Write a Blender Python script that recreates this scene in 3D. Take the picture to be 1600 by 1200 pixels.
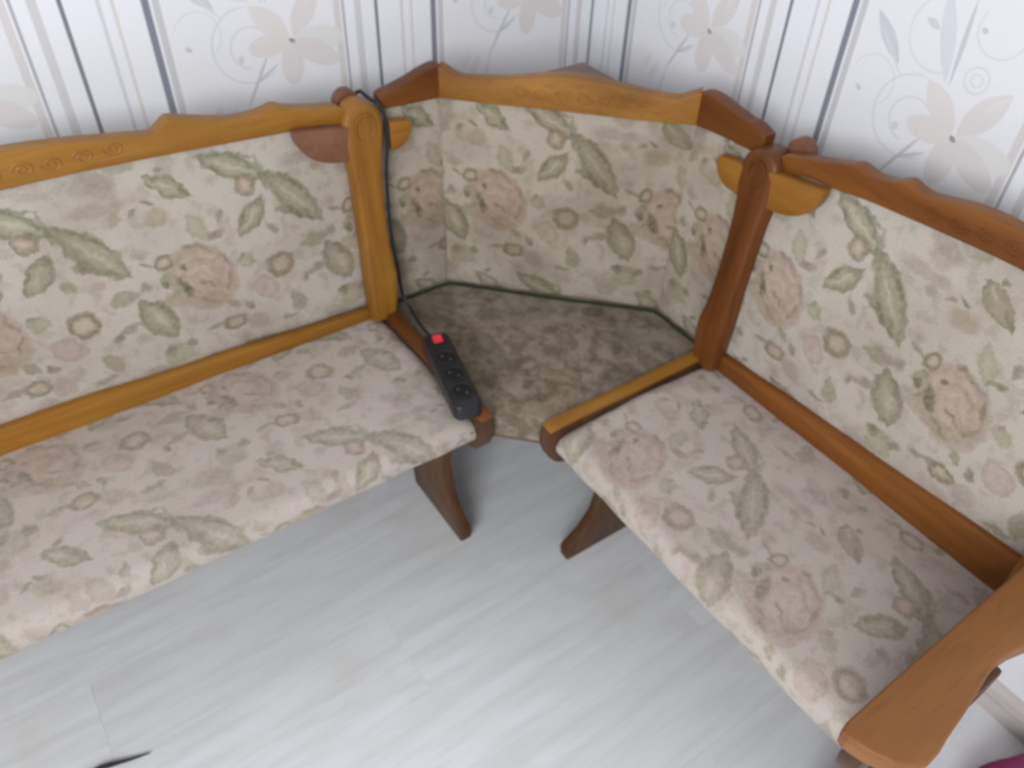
import bpy, bmesh, math, random
from mathutils import Vector, Matrix, noise

random.seed(4)
for _o in list(bpy.data.objects):
    bpy.data.objects.remove(_o, do_unlink=True)
scn = bpy.context.scene
col = scn.collection

# ------------------------------------------------------------------ camera
F_PX = 1265.0
cam_d = bpy.data.cameras.new('camera')
cam_d.sensor_fit = 'HORIZONTAL'
cam_d.sensor_width = 36.0
cam_d.lens = F_PX / 1600.0 * 36.0
cam_d.clip_start = 0.02
cam = bpy.data.objects.new('camera', cam_d)
col.objects.link(cam)
_yaw, _pit, _rol = 0.946, 0.7457, 0.0398
fw = Vector((math.cos(_yaw) * math.cos(_pit), math.sin(_yaw) * math.cos(_pit), -math.sin(_pit)))
rt = Vector((math.sin(_yaw), -math.cos(_yaw), 0))
up = rt.cross(fw)
r2 = rt * math.cos(_rol) + up * math.sin(_rol)
u2 = -rt * math.sin(_rol) + up * math.cos(_rol)
cm = Matrix((r2, u2, -fw)).transposed().to_4x4()
cm.translation = Vector((-1.1481, -1.3707, 1.5424))
cam.matrix_world = cm
scn.camera = cam
cam_d.dof.use_dof = True            # the photo is slightly out of focus everywhere
cam_d.dof.focus_distance = 0.5
cam_d.dof.aperture_fstop = 10.0

# ------------------------------------------------------------------ world and light
w = bpy.data.worlds.new('room_daylight')
scn.world = w
w.use_nodes = True
bgn = w.node_tree.nodes['Background']
bgn.inputs[0].default_value = (0.93, 0.965, 1.0, 1)
bgn.inputs[1].default_value = 0.60

def area(name, loc, target, sx, sy, power, color):
    d = bpy.data.lights.new(name, 'AREA')
    d.shape = 'RECTANGLE'; d.size = sx; d.size_y = sy
    d.energy = power; d.color = color
    o = bpy.data.objects.new(name, d)
    col.objects.link(o)
    o.location = loc
    o.rotation_euler = (Vector(target) - Vector(loc)).to_track_quat('-Z', 'Y').to_euler()
    return o
area('window_daylight', (-3.1, -2.5, 1.95), (-0.6, -0.5, 0.5), 1.8, 1.4, 82, (0.95, 0.975, 1.0))

scn.cycles.max_bounces = 5
scn.cycles.diffuse_bounces = 3
scn.cycles.glossy_bounces = 2

vs = scn.view_settings
vs.view_transform = 'Standard'
vs.look = 'None'
vs.exposure = 0.0
vs.gamma = 1.0
vs.use_curve_mapping = False

# ------------------------------------------------------------------ helpers
def lin(r, g, b, k=1.0):
    def f(c):
        c /= 255.0
        return (c / 12.92 if c <= 0.04045 else ((c + 0.055) / 1.055) ** 2.4) * k
    return (f(r), f(g), f(b), 1.0)

def smooth(o, angle=35):
    me = o.data
    for p in me.polygons:
        p.use_smooth = True
    try:
        me.set_sharp_from_angle(angle=math.radians(angle))
    except Exception:
        pass

def obj_bm(name, bm, mat, parent=None, sm=True, label=None, recalc=True):
    if recalc:
        bmesh.ops.recalc_face_normals(bm, faces=bm.faces[:])
    me = bpy.data.meshes.new(name)
    bm.to_mesh(me)
    bm.free()
    o = bpy.data.objects.new(name, me)
    col.objects.link(o)
    if mat:
        me.materials.append(mat)
    if parent:
        o.parent = parent
    if sm:
        smooth(o)
    if label:
        o['label'] = label
    return o

def empty(name, loc, label, cat, group=None):
    o = bpy.data.objects.new(name, None)
    col.objects.link(o)
    o.location = loc
    o['label'] = label
    o['category'] = cat
    if group:
        o['group'] = group
    return o

def outline(bm, pts, vec, bevel=0.004, seg=2):
    """closed outline (3D points) extruded along vec, edges rounded"""
    vs_ = [bm.verts.new(p) for p in pts]
    f = bm.faces.new(vs_)
    ex = bmesh.ops.extrude_face_region(bm, geom=[f])
    nv = [g for g in ex['geom'] if isinstance(g, bmesh.types.BMVert)]
    bmesh.ops.translate(bm, verts=nv, vec=vec)
    bmesh.ops.recalc_face_normals(bm, faces=bm.faces[:])
    if bevel > 0:
        caps = set()
        nvs = set(nv)
        es = []
        o_ = set(vs_)
        for e in bm.edges:
            a, b = e.verts
            if (a in nvs and b in nvs) or (a in o_ and b in o_):
                es.append(e)
        bmesh.ops.bevel(bm, geom=es, offset=bevel, segments=seg, affect='EDGES', profile=0.5, clamp_overlap=True)

def curve_pts(pts, n=6):
    """Catmull-Rom through points"""
    out = []
    P = [Vector(p) for p in pts]
    for i in range(len(P) - 1):
        p0 = P[max(i - 1, 0)]; p1 = P[i]; p2 = P[i + 1]; p3 = P[min(i + 2, len(P) - 1)]
        for k in range(n):
            t = k / n
            out.append(0.5 * ((2 * p1) + (-p0 + p2) * t + (2 * p0 - 5 * p1 + 4 * p2 - p3) * t * t + (-p0 + 3 * p1 - 3 * p2 + p3) * t ** 3))
    out.append(P[-1])
    return out

def tube(bm, pts, r, seg=8, taper=None):
    P = [Vector(p) for p in pts]
    rings = []
    t0 = (P[1] - P[0]).normalized()
    ref = Vector((0, 0, 1)) if abs(t0.z) < 0.9 else Vector((1, 0, 0))
    nrm = t0.cross(ref).normalized()
    for i, p in enumerate(P):
        t = (P[min(i + 1, len(P) - 1)] - P[max(i - 1, 0)]).normalized()
        nrm = (nrm - t * nrm.dot(t)).normalized()
        bn = t.cross(nrm)
        rr = r if taper is None else r * taper(i / (len(P) - 1))
        rings.append([bm.verts.new(p + (nrm * math.cos(2 * math.pi * k / seg) + bn * math.sin(2 * math.pi * k / seg)) * rr) for k in range(seg)])
    for a, b in zip(rings, rings[1:]):
        for k in range(seg):
            bm.faces.new((a[k], a[(k + 1) % seg], b[(k + 1) % seg], b[k]))
    bm.faces.new(rings[0][::-1]); bm.faces.new(rings[-1])

def box(bm, lo, hi, bevel=0.0, seg=2):
    r = bmesh.ops.create_cube(bm, size=1.0)
    c = [(a + b) / 2 for a, b in zip(lo, hi)]
    s = [abs(b - a) for a, b in zip(lo, hi)]
    for v in r['verts']:
        v.co = Vector((c[0] + v.co.x * s[0], c[1] + v.co.y * s[1], c[2] + v.co.z * s[2]))
    if bevel:
        es = {e for v in r['verts'] for e in v.link_edges}
        bmesh.ops.bevel(bm, geom=list(es), offset=bevel, segments=seg, affect='EDGES', profile=0.5)

def LS(a, s, z):      # bench along the wall on the left: a = distance from the corner, s = distance into the room
    return Vector((-a, -s, z))
def RS(a, s, z):      # bench along the wall on the right
    return Vector((-s, -a, z))

# ------------------------------------------------------------------ materials
class NT:
    def __init__(self, tree):
        self.t = tree
    def n(self, kind, **kw):
        nd = self.t.nodes.new(kind)
        for k, v in kw.items():
            setattr(nd, k, v)
        return nd
    def l(self, a, b):
        self.t.links.new(a, b)
    def set(self, sock, v):
        if hasattr(v, 'is_output'):
            self.t.links.new(v, sock)
        else:
            sock.default_value = v
    def math(self, op, a, b=None, c=None, clamp=False):
        nd = self.n('ShaderNodeMath', operation=op, use_clamp=clamp)
        for i, v in enumerate((a, b, c)):
            if v is not None:
                self.set(nd.inputs[i], v)
        return nd.outputs[0]
    def vmath(self, op, a, b=None, c=None):
        nd = self.n('ShaderNodeVectorMath', operation=op)
        for i, v in enumerate((a, b, c)):
            if v is not None:
                self.set(nd.inputs[i], v)
        return nd.outputs['Value'] if op in ('LENGTH', 'DOT_PRODUCT', 'DISTANCE') else nd.outputs['Vector']
    def mapto(self, v, loc, rot, sc):
        nd = self.n('ShaderNodeMapping', vector_type='TEXTURE')
        self.l(v, nd.inputs[0])
        nd.inputs[1].default_value = loc
        nd.inputs[2].default_value = (0, 0, rot)
        nd.inputs[3].default_value = sc
        return nd.outputs[0]
    def local(self, p1, cx, cy, rot, hl, hw):
        """p1 = (u, v, 1): coordinates along and across a turned ellipse, in half axes"""
        c, s_ = math.cos(rot), math.sin(rot)
        x = self.vmath('DOT_PRODUCT', p1, (c / hl, s_ / hl, -(cx * c + cy * s_) / hl))
        y = self.vmath('DOT_PRODUCT', p1, (-s_ / hw, c / hw, -(-cx * s_ + cy * c) / hw))
        return x, y
    def oval(self, x, y):
        return self.math('SQRT', self.math('MULTIPLY_ADD', x, x, self.math('MULTIPLY', y, y)))
    def leafy(self, x, y):
        return self.math('MULTIPLY_ADD', x, x, self.math('ABSOLUTE', y))
    def ramp(self, f, stops, interp='LINEAR'):
        nd = self.n('ShaderNodeValToRGB')
        cr = nd.color_ramp
        cr.interpolation = interp
        while len(cr.elements) < len(stops):
            cr.elements.new(0.5)
        for e, (p, c) in zip(cr.elements, stops):
            e.position = p
            e.color = c
        self.l(f, nd.inputs[0])
        return nd.outputs[0], nd.outputs[1]
    def mix(self, fac, a, b, mode='MIX'):
        nd = self.n('ShaderNodeMix', data_type='RGBA', blend_type=mode)
        self.set(nd.inputs[0], fac); self.set(nd.inputs[6], a); self.set(nd.inputs[7], b)
        return nd.outputs[2]
    def maprange(self, v, a, b, c, d, smooth_=True):
        nd = self.n('ShaderNodeMapRange')
        if smooth_:
            nd.interpolation_type = 'SMOOTHSTEP'
        self.set(nd.inputs[0], v)
        for i, x in enumerate((a, b, c, d)):
            nd.inputs[1 + i].default_value = x
        return nd.outputs[0]
    def noise(self, v, scale, detail=3, rough=0.5, dim='3D'):
        nd = self.n('ShaderNodeTexNoise', noise_dimensions=dim)
        if v is not None:
            self.l(v, nd.inputs['Vector'])
        nd.inputs['Scale'].default_value = scale
        nd.inputs['Detail'].default_value = detail
        nd.inputs['Roughness'].default_value = rough
        return nd.outputs['Fac'], nd.outputs['Color']

def new_mat(name):
    m = bpy.data.materials.new(name)
    m.use_nodes = True
    t = NT(m.node_tree)
    b = m.node_tree.nodes['Principled BSDF']
    return m, t, b

def plain(name, c, rough=0.5, spec=0.5, bump=None):
    m, t, b = new_mat(name)
    tc = t.n('ShaderNodeTexCoord')
    f, _ = t.noise(tc.outputs['Object'], 35, 3)
    c0 = tuple(x * 0.88 for x in c[:3]) + (1,)
    c1 = tuple(min(x * 1.1, 1) for x in c[:3]) + (1,)
    t.l(t.mix(f, c0, c1), b.inputs['Base Color'])
    b.inputs['Roughness'].default_value = rough
    b.inputs['Specular IOR Level'].default_value = spec
    if bump:
        f2, _ = t.noise(tc.outputs['Object'], bump[0], 4)
        bp_ = t.n('ShaderNodeBump')
        bp_.inputs['Strength'].default_value = bump[1]
        bp_.inputs['Distance'].default_value = bump[2]
        t.l(f2, bp_.inputs['Height'])
        t.l(bp_.outputs[0], b.inputs['Normal'])
    return m

def wood(name, ca, cb, cc, rough=0.38, axis=(1, 1, 1)):
    """oak: long streaks following the given stretch, open pores, varnish"""
    m, t, b = new_mat(name)
    tc = t.n('ShaderNodeTexCoord')
    mp = t.n('ShaderNodeMapping')
    t.l(tc.outputs['Object'], mp.inputs[0])
    mp.inputs[3].default_value = axis
    f1, _ = t.noise(mp.outputs[0], 9, 6, 0.6)
    f2, _ = t.noise(mp.outputs[0], 60, 3, 0.6)
    f3, _ = t.noise(tc.outputs['Object'], 5, 2)
    c, _ = t.ramp(f1, [(0.28, cb), (0.5, ca), (0.72, cc)])
    c = t.mix(t.maprange(f2, 0.50, 0.75, 0.0, 0.32), c, tuple(x * 0.55 for x in cb[:3]) + (1,))
    c = t.mix(t.maprange(f3, 0.35, 0.75, 0.0, 0.35), c, cb)
    t.l(c, b.inputs['Base Color'])
    b.inputs['Roughness'].default_value = rough
    b.inputs['Specular IOR Level'].default_value = 0.28
    bp_ = t.n('ShaderNodeBump')
    bp_.inputs['Strength'].default_value = 0.25
    bp_.inputs['Distance'].default_value = 0.0015
    t.l(f2, bp_.inputs['Height'])
    t.l(bp_.outputs[0], b.inputs['Normal'])
    return m

OAK = dict(ca=lin(150, 102, 38), cb=lin(120, 76, 25), cc=lin(168, 119, 50))
RED = dict(ca=lin(106, 60, 24), cb=lin(82, 43, 15), cc=lin(124, 74, 32))
M_oak_x = wood('honey_oak_along_x', axis=(0.16, 2, 2), **OAK)
M_oak_z = wood('honey_oak_upright', axis=(2, 2, 0.16), **OAK)
M_red_y = wood('reddish_oak_along_y', axis=(2, 0.16, 2), **RED)
M_red_x = wood('reddish_oak_along_x', axis=(0.16, 2, 2), **RED)
M_red_z = wood('reddish_oak_upright', axis=(2, 2, 0.16), **RED)
M_mid_y = wood('brown_oak_along_y', lin(124, 74, 31), lin(98, 54, 20), lin(142, 90, 41), axis=(2, 0.16, 2))
M_oak_y = wood('honey_oak_along_y', axis=(2, 0.16, 2), **OAK)
M_oak_d = wood('honey_oak_diagonal', axis=(0.6, 0.6, 2), **OAK)
M_leg = wood('shaded_oak_panel', lin(84, 56, 36), lin(64, 41, 25), lin(100, 68, 45), axis=(2, 2, 0.2))  # oak darkened: shade below the seats is put into the colour
M_mauve = wood('mauve_oak', lin(122, 82, 62), lin(104, 67, 49), lin(138, 96, 74), axis=(1, 1, 1))  # mauve tone paints in the different lighting of the left bracket
M_shelf = wood('grey_brown_shelf', lin(120, 98, 86), lin(98, 80, 70), lin(138, 116, 102), axis=(1, 1, 1))
M_black = plain('black_plastic', lin(26, 27, 31), 0.38, 0.5)
M_hole = plain('black_socket_cup', lin(11, 11, 13), 0.5, 0.4)
M_cable = plain('black_rubber_cable', lin(34, 34, 38), 0.5, 0.4)
M_switch = plain('red_switch', lin(224, 40, 48), 0.3, 0.5)
M_pipe = plain('shadow_dark_piping', lin(48, 54, 40), 0.9, 0.1)
M_metal = plain('nickel_contact', lin(84, 84, 86), 0.3, 0.6)
M_magenta = plain('magenta_cloth', lin(158, 74, 112), 0.95, 0.1, bump=(120, 0.6, 0.004))
M_under = plain('fibreboard', lin(104, 82, 60), 0.8, 0.2)

# --- woven floral cloth: one repeat of the print, 0.357 x 0.39 m
TU, TV = 0.357, 0.39
PRINT = [   # kind, centre u, centre v, half length, half width, turn
    ('leaf', 0.2602, 0.073, 0.0626, 0.0202, -0.54),
    ('dark', 0.3081, 0.0465, 0.0328, 0.0069, -1.43),
    ('leaf', 0.0033, 0.3802, 0.0743, 0.0261, -0.93),
    ('leaf', 0.2732, 0.3675, 0.0399, 0.0206, -2.28),
    ('ring', 0.2739, 0.0368, 0.0196, 0.0185, -0.38),
    ('dk', 0.2888, 0.3896, 0.0088, 0.0085, 0.14),
    ('dk', 0.3358, 0.3595, 0.0177, 0.0085, -0.57),
    ('sm', 0.3056, 0.3334, 0.0143, 0.0086, -0.56),
    ('pk', 0.3485, 0.3203, 0.0126, 0.009, -0.2),
    ('sm', 0.2172, 0.3866, 0.0166, 0.009, -1.82),
    ('dk', 0.2029, 0.3535, 0.0163, 0.0073, 0.34),
    ('pale', 0.1763, 0.3738, 0.0329, 0.0168, -1.1),
    ('rose', 0.1638, 0.2791, 0.0695, 0.0533, -1.11),
    ('pink2', 0.1986, 0.2786, 0.0327, 0.0173, -1.55),
    ('arcd', 0.1545, 0.3447, 0.0165, 0.0048, -0.24),
    ('ringd', 0.105, 0.3292, 0.015, 0.0163, -0.32),
    ('vdk', 0.1284, 0.2703, 0.0279, 0.0091, -1.19),
    ('vdk', 0.0978, 0.2848, 0.011, 0.0091, -1.09),
    ('vdk', 0.1338, 0.3117, 0.0068, 0.0052, -0.9),
    ('tan', 0.1061, 0.2488, 0.0241, 0.0146, -0.77),
    ('tan', 0.1697, 0.2317, 0.0287, 0.0174, 0.02),
    ('ringd', 0.3071, 0.2571, 0.0275, 0.0247, -0.47),
    ('pale', 0.2437, 0.2853, 0.0197, 0.0152, -0.45),
    ('pink2', 0.2703, 0.2189, 0.0307, 0.0217, -0.75),
    ('sm', 0.2388, 0.2964, 0.0092, 0.0052, 0.44),
    ('gol', 0.0252, 0.2841, 0.0297, 0.0164, 0.06),
    ('teal', 0.0636, 0.2926, 0.0128, 0.0097, -1.48),
    ('leaf', 0.0693, 0.2233, 0.0514, 0.0284, -1.17),
    ('vdk2', 0.3513, 0.2092, 0.0082, 0.0101, 0.01),
    ('sm', 0.0187, 0.2226, 0.0247, 0.0102, 0.33),
    ('pk', 0.0316, 0.199, 0.0144, 0.009, -0.96),
    ('pale', 0.0841, 0.1331, 0.0304, 0.028, -0.6),
    ('dk', 0.071, 0.1488, 0.0114, 0.0118, 0.18),
    ('dk', 0.1119, 0.148, 0.0112, 0.0117, 0.06),
    ('gol', 0.3292, 0.162, 0.0285, 0.0153, -1.2),
    ('sm', 0.3061, 0.1331, 0.0253, 0.0076, 0.1),
    ('ringd', 0.1991, 0.1628, 0.0249, 0.017, -0.15),
    ('sm', 0.1611, 0.1675, 0.0207, 0.0077, 0.26),
    ('gol', 0.2042, 0.2046, 0.0163, 0.0103, -0.69),
    ('dk', 0.2349, 0.1901, 0.0134, 0.0085, -1.31),
    ('mau', 0.2413, 0.1492, 0.0235, 0.0202, -0.61),
    ('pk', 0.2098, 0.1238, 0.0215, 0.014, -0.45),
    ('leaf', 0.1476, 0.0684, 0.0417, 0.0165, -0.65),
    ('dk', 0.1421, 0.0996, 0.0094, 0.0064, -0.02),
    ('mau', 0.0491, 0.0923, 0.0249, 0.0212, -0.31),
    ('mau', 0.0297, 0.059, 0.0466, 0.0118, -0.05),
    ('tan', 0.0517, 0.0374, 0.0123, 0.0107, -0.97),
    ('dk', 0.1072, 0.049, 0.0125, 0.0055, -0.55),
    ('sm', 0.0838, 0.0396, 0.0126, 0.0052, 0.64),
    ('tan', 0.1167, 0.0217, 0.0267, 0.0159, -0.12),
    ('arcd', 0.1742, 0.3364, 0.0261, 0.0048, -0.43),
    ('arcd', 0.2065, 0.3002, 0.0216, 0.004, -1.28),
    ('arcd', 0.205, 0.2562, 0.0195, 0.0042, -1.97),
    ('tan', 0.1746, 0.3077, 0.0187, 0.0055, -0.49),
    ('arcd', 0.1695, 0.2633, 0.0207, 0.0043, -0.66),
    ('hi', 0.1825, 0.279, 0.0188, 0.0053, -1.08),
    ('hi', 0.153, 0.2973, 0.0178, 0.0056, 0.45),
    ('arcd', 0.1587, 0.2328, 0.0276, 0.0051, -0.5),
    ('hi', 0.2626, 0.0728, 0.0443, 0.0034, -0.46),
    ('dark', 0.2674, 0.0925, 0.0432, 0.0056, -0.35),
    ('dk', 0.2314, 0.0728, 0.0252, 0.0045, -0.57),
    ('hi', 0.002, 0.3797, 0.0468, 0.0042, -0.9),
    ('dk', 0.0067, 0.3464, 0.0476, 0.0079, -0.65),
    ('dk', 0.0017, 0.0203, 0.0356, 0.0041, -0.81),
    ('hi', 0.2725, 0.3691, 0.022, 0.0036, -2.21),
    ('dk', 0.2579, 0.3708, 0.0183, 0.0041, -2.0),
    ('hi', 0.0714, 0.2219, 0.0246, 0.0084, -1.14),
    ('dk', 0.0805, 0.2421, 0.0265, 0.0064, -0.92),
    ('hi', 0.1401, 0.0742, 0.019, 0.0038, -0.56),
    ('dk', 0.1694, 0.0564, 0.0198, 0.005, -0.83),
    ('hi', 0.2747, 0.036, 0.0046, 0.0052, -0.39),
    ('mau', 0.0465, 0.1073, 0.0366, 0.0147, -0.38),
    ('sm', 0.0111, 0.3474, 0.0112, 0.0054, -1.02),
    ('gol', 0.1013, 0.3012, 0.0131, 0.0086, 0.42),
    ('sm', 0.1131, 0.2662, 0.015, 0.0074, 0.64),
    ('pk', 0.0702, 0.3553, 0.0151, 0.0123, -0.71),
    ('sm', 0.0764, 0.3337, 0.0171, 0.0057, -0.43),
]
def C(r, g, b, a):
    c = lin(r, g, b)
    return (c[0], c[1], c[2], a)
KIND = {
    'leaf': [(0.0, C(158, 155, 128, .75)), (0.45, C(144, 142, 114, .8)), (0.70, C(120, 119, 90, .9)), (0.86, C(116, 115, 88, .75)), (1.0, C(138, 136, 110, 0))],
    'pale': [(0.0, C(168, 164, 140, .7)), (0.7, C(150, 147, 120, .7)), (1.0, C(140, 138, 110, 0))],
    'gol': [(0.0, C(146, 142, 118, .85)), (0.7, C(140, 137, 112, .8)), (1.0, C(140, 138, 115, 0))],
    'sm': [(0.0, C(130, 129, 104, .85)), (0.6, C(134, 132, 108, .7)), (1.0, C(140, 138, 112, 0))],
    'dk': [(0.0, C(112, 110, 84, .9)), (0.6, C(120, 117, 92, .75)), (1.0, C(130, 128, 105, 0))],
    'dark': [(0.0, C(112, 113, 92, .85)), (0.6, C(118, 119, 98, .7)), (1.0, C(130, 130, 108, 0))],
    'teal': [(0.0, C(116, 122, 106, .85)), (0.6, C(124, 128, 112, .7)), (1.0, C(130, 135, 118, 0))],
    'vdk': [(0.0, C(84, 80, 46, .95)), (0.6, C(94, 90, 56, .85)), (1.0, C(118, 112, 84, 0))],
    'vdk2': [(0.0, C(98, 94, 72, .9)), (0.6, C(106, 102, 80, .75)), (1.0, C(120, 116, 92, 0))],
    'rose': [(0.0, C(190, 168, 142, .8)), (0.22, C(178, 150, 130, .7)), (0.34, C(188, 166, 140, .75)), (0.5, C(168, 142, 126, .75)), (0.62, C(186, 164, 142, .7)), (0.8, C(166, 142, 128, .8)), (0.92, C(160, 140, 122, .5)), (1.0, C(165, 145, 130, 0))],
    'pink2': [(0.0, C(176, 152, 140, .7)), (0.5, C(182, 162, 148, .6)), (0.8, C(160, 138, 122, .65)), (1.0, C(165, 145, 130, 0))],
    'pk': [(0.0, C(168, 146, 136, .75)), (0.6, C(172, 152, 142, .5)), (1.0, C(172, 155, 145, 0))],
    'mau': [(0.0, C(170, 156, 148, .75)), (0.6, C(158, 146, 140, .65)), (1.0, C(160, 150, 142, 0))],
    'tan': [(0.0, C(168, 150, 124, .75)), (0.6, C(160, 144, 118, .65)), (1.0, C(165, 150, 126, 0))],
    'ring': [(0.0, C(190, 170, 154, .8)), (0.4, C(180, 158, 142, .8)), (0.7, C(128, 116, 92, .9)), (0.88, C(132, 122, 98, .7)), (1.0, C(140, 130, 108, 0))],
    'ringd': [(0.0, C(192, 176, 152, .8)), (0.4, C(178, 162, 136, .7)), (0.68, C(116, 104, 78, .95)), (0.86, C(124, 112, 86, .7)), (1.0, C(140, 128, 104, 0))],
    'hi': [(0.0, C(196, 188, 166, .75)), (0.6, C(190, 182, 160, .55)), (1.0, C(186, 178, 158, 0))],
    'arcd': [(0.0, C(130, 116, 92, .85)), (0.6, C(136, 124, 100, .7)), (1.0, C(150, 135, 115, 0))],
}
CLOTH = (194, 186, 176)

def make_print_group():
    rg = {}
    for kd, stops in KIND.items():
        g = bpy.data.node_groups.new('print_' + kd, 'ShaderNodeTree')
        g.interface.new_socket('Fac', in_out='INPUT', socket_type='NodeSocketFloat')
        g.interface.new_socket('Color', in_out='OUTPUT', socket_type='NodeSocketColor')
        g.interface.new_socket('Through', in_out='OUTPUT', socket_type='NodeSocketFloat')
        t = NT(g)
        a_ = t.n('NodeGroupInput'); b_ = t.n('NodeGroupOutput')
        # the ramp holds colour already weighted by its cover; alpha is what shows through
        c_, th_ = t.ramp(a_.outputs[0], [(q_, (k_[0] * k_[3], k_[1] * k_[3], k_[2] * k_[3], 1 - k_[3])) for q_, k_ in stops])
        t.l(c_, b_.inputs[0]); t.l(th_, b_.inputs[1])
        rg[kd] = g
    g = bpy.data.node_groups.new('floral_print', 'ShaderNodeTree')
    g.interface.new_socket('Vector', in_out='INPUT', socket_type='NodeSocketVector')
    g.interface.new_socket('Color', in_out='OUTPUT', socket_type='NodeSocketColor')
    t = NT(g)
    gi = t.n('NodeGroupInput'); go = t.n('NodeGroupOutput')
    uv = gi.outputs[0]
    # slight irregularity of weaving
    _, nc = t.noise(uv, 48, 2, 0.55, '2D')
    off = t.vmath('MULTIPLY', t.vmath('SUBTRACT', nc, (0.5, 0.5, 0.5)), (0.018, 0.018, 0))
    p = t.vmath('ADD', uv, off)
    p = t.vmath('WRAP', p, (TU, TV, 1.0), (0, 0, -1))
    p = t.vmath('MULTIPLY_ADD', p, (1, 1, 0), (0, 0, 1))
    cur = lin(*CLOTH)[:3]
    order = {'rose': 0, 'mau': 0, 'tan': 1, 'pale': 1, 'pink2': 1}
    items = sorted(PRINT, key=lambda e: order.get(e[0], 2))
    for ie, (kind, cu, cv, hl, hw, an) in enumerate(items):
        if ie and ie % 10 == 0:     # keeps the evaluation in order
            p = t.vmath('MULTIPLY_ADD', cur, (1e-9, 1e-9, 0), p)
        ext = max(hl, hw) * 1.05
        hl *= 1.12; hw *= 1.15
        us = [cu] + ([cu + TU] if cu - ext < 0 else []) + ([cu - TU] if cu + ext > TU else [])
        vs_ = [cv] + ([cv + TV] if cv - ext < 0 else []) + ([cv - TV] if cv + ext > TV else [])
        for a in us:
            for b in vs_:
                x_, y_ = t.local(p, a, b, an, hl, hw)
                d = t.leafy(x_, y_) if kind in ('leaf', 'gol', 'sm', 'pale') else t.oval(x_, y_)
                rn = t.n('ShaderNodeGroup'); rn.node_tree = rg[kind]
                t.l(d, rn.inputs[0])
                c, thru = rn.outputs[0], rn.outputs[1]
                cur = t.vmath('MULTIPLY_ADD', cur, thru, c)
    t.l(cur, go.inputs[0])
    return g
G_PRINT = make_print_group()

def cloth(name, fade=0.15, tint=(255, 255, 255), dirt=0.25, dirtc=(120, 105, 88), stain=None):
    m, t, b = new_mat(name)
    uvn = t.n('ShaderNodeUVMap')
    gn = t.n('ShaderNodeGroup'); gn.node_tree = G_PRINT
    t.l(uvn.outputs[0], gn.inputs[0])
    fb, _ = t.noise(uvn.outputs[0], 95, 3, 0.6, dim='2D')
    c = t.mix(t.maprange(fb, 0.36, 0.68, fade, min(1.0, fade + 0.28)), gn.outputs[0], lin(*CLOTH))
    fm, _ = t.noise(uvn.outputs[0], 30, 3, 0.6, dim='2D')
    c = t.mix(t.maprange(fm, 0.50, 0.68, 0, 0.38), c, lin(152, 146, 124))
    fp, _ = t.noise(uvn.outputs[0], 17, 3, 0.6, dim='2D')
    c = t.mix(t.maprange(fp, 0.52, 0.72, 0, 0.30), c, lin(172, 152, 142))
    f1, _ = t.noise(uvn.outputs[0], 4.0, 4, 0.6, dim='2D')
    c = t.mix(t.maprange(f1, 0.4, 0.75, 0, dirt), c, lin(*dirtc))
    if stain:
        f4, _ = t.noise(uvn.outputs[0], stain[0], 5, 0.65, dim='2D')
        c = t.mix(t.maprange(f4, 0.42, 0.66, 0, stain[1]), c, lin(*stain[2]))
    f2, _ = t.noise(uvn.outputs[0], 420, 2, 0.6, dim='2D')
    c = t.mix(0.35, c, t.mix(1.0, c, t.ramp(f2, [(0.3, (0.7, 0.7, 0.7, 1)), (0.7, (1.25, 1.25, 1.25, 1))])[0], 'MULTIPLY'))
    c = t.mix(1.0, c, lin(*tint), 'MULTIPLY')
    t.l(c, b.inputs['Base Color'])
    b.inputs['Roughness'].default_value = 0.92
    b.inputs['Specular IOR Level'].default_value = 0.15
    b.inputs['Sheen Weight'].default_value = 0.15
    f3, _ = t.noise(uvn.outputs[0], 260, 3, 0.7, dim='2D')
    bp_ = t.n('ShaderNodeBump')
    bp_.inputs['Strength'].default_value = 0.3
    bp_.inputs['Distance'].default_value = 0.002
    t.l(f3, bp_.inputs['Height'])
    t.l(bp_.outputs[0], b.inputs['Normal'])
    return m
M_back = cloth('floral_cloth_back', 0.04, tint=(244, 242, 241))
M_seat = cloth('floral_cloth_worn_seat', 0.28, tint=(246, 242, 243), dirt=0.12)
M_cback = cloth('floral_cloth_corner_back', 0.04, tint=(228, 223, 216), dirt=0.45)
M_cseat = cloth('floral_cloth_soiled_corner_seat', 0.35, tint=(190, 182, 170), dirt=0.6, dirtc=(104, 92, 80), stain=(22, 0.55, (100, 90, 78)))

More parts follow.
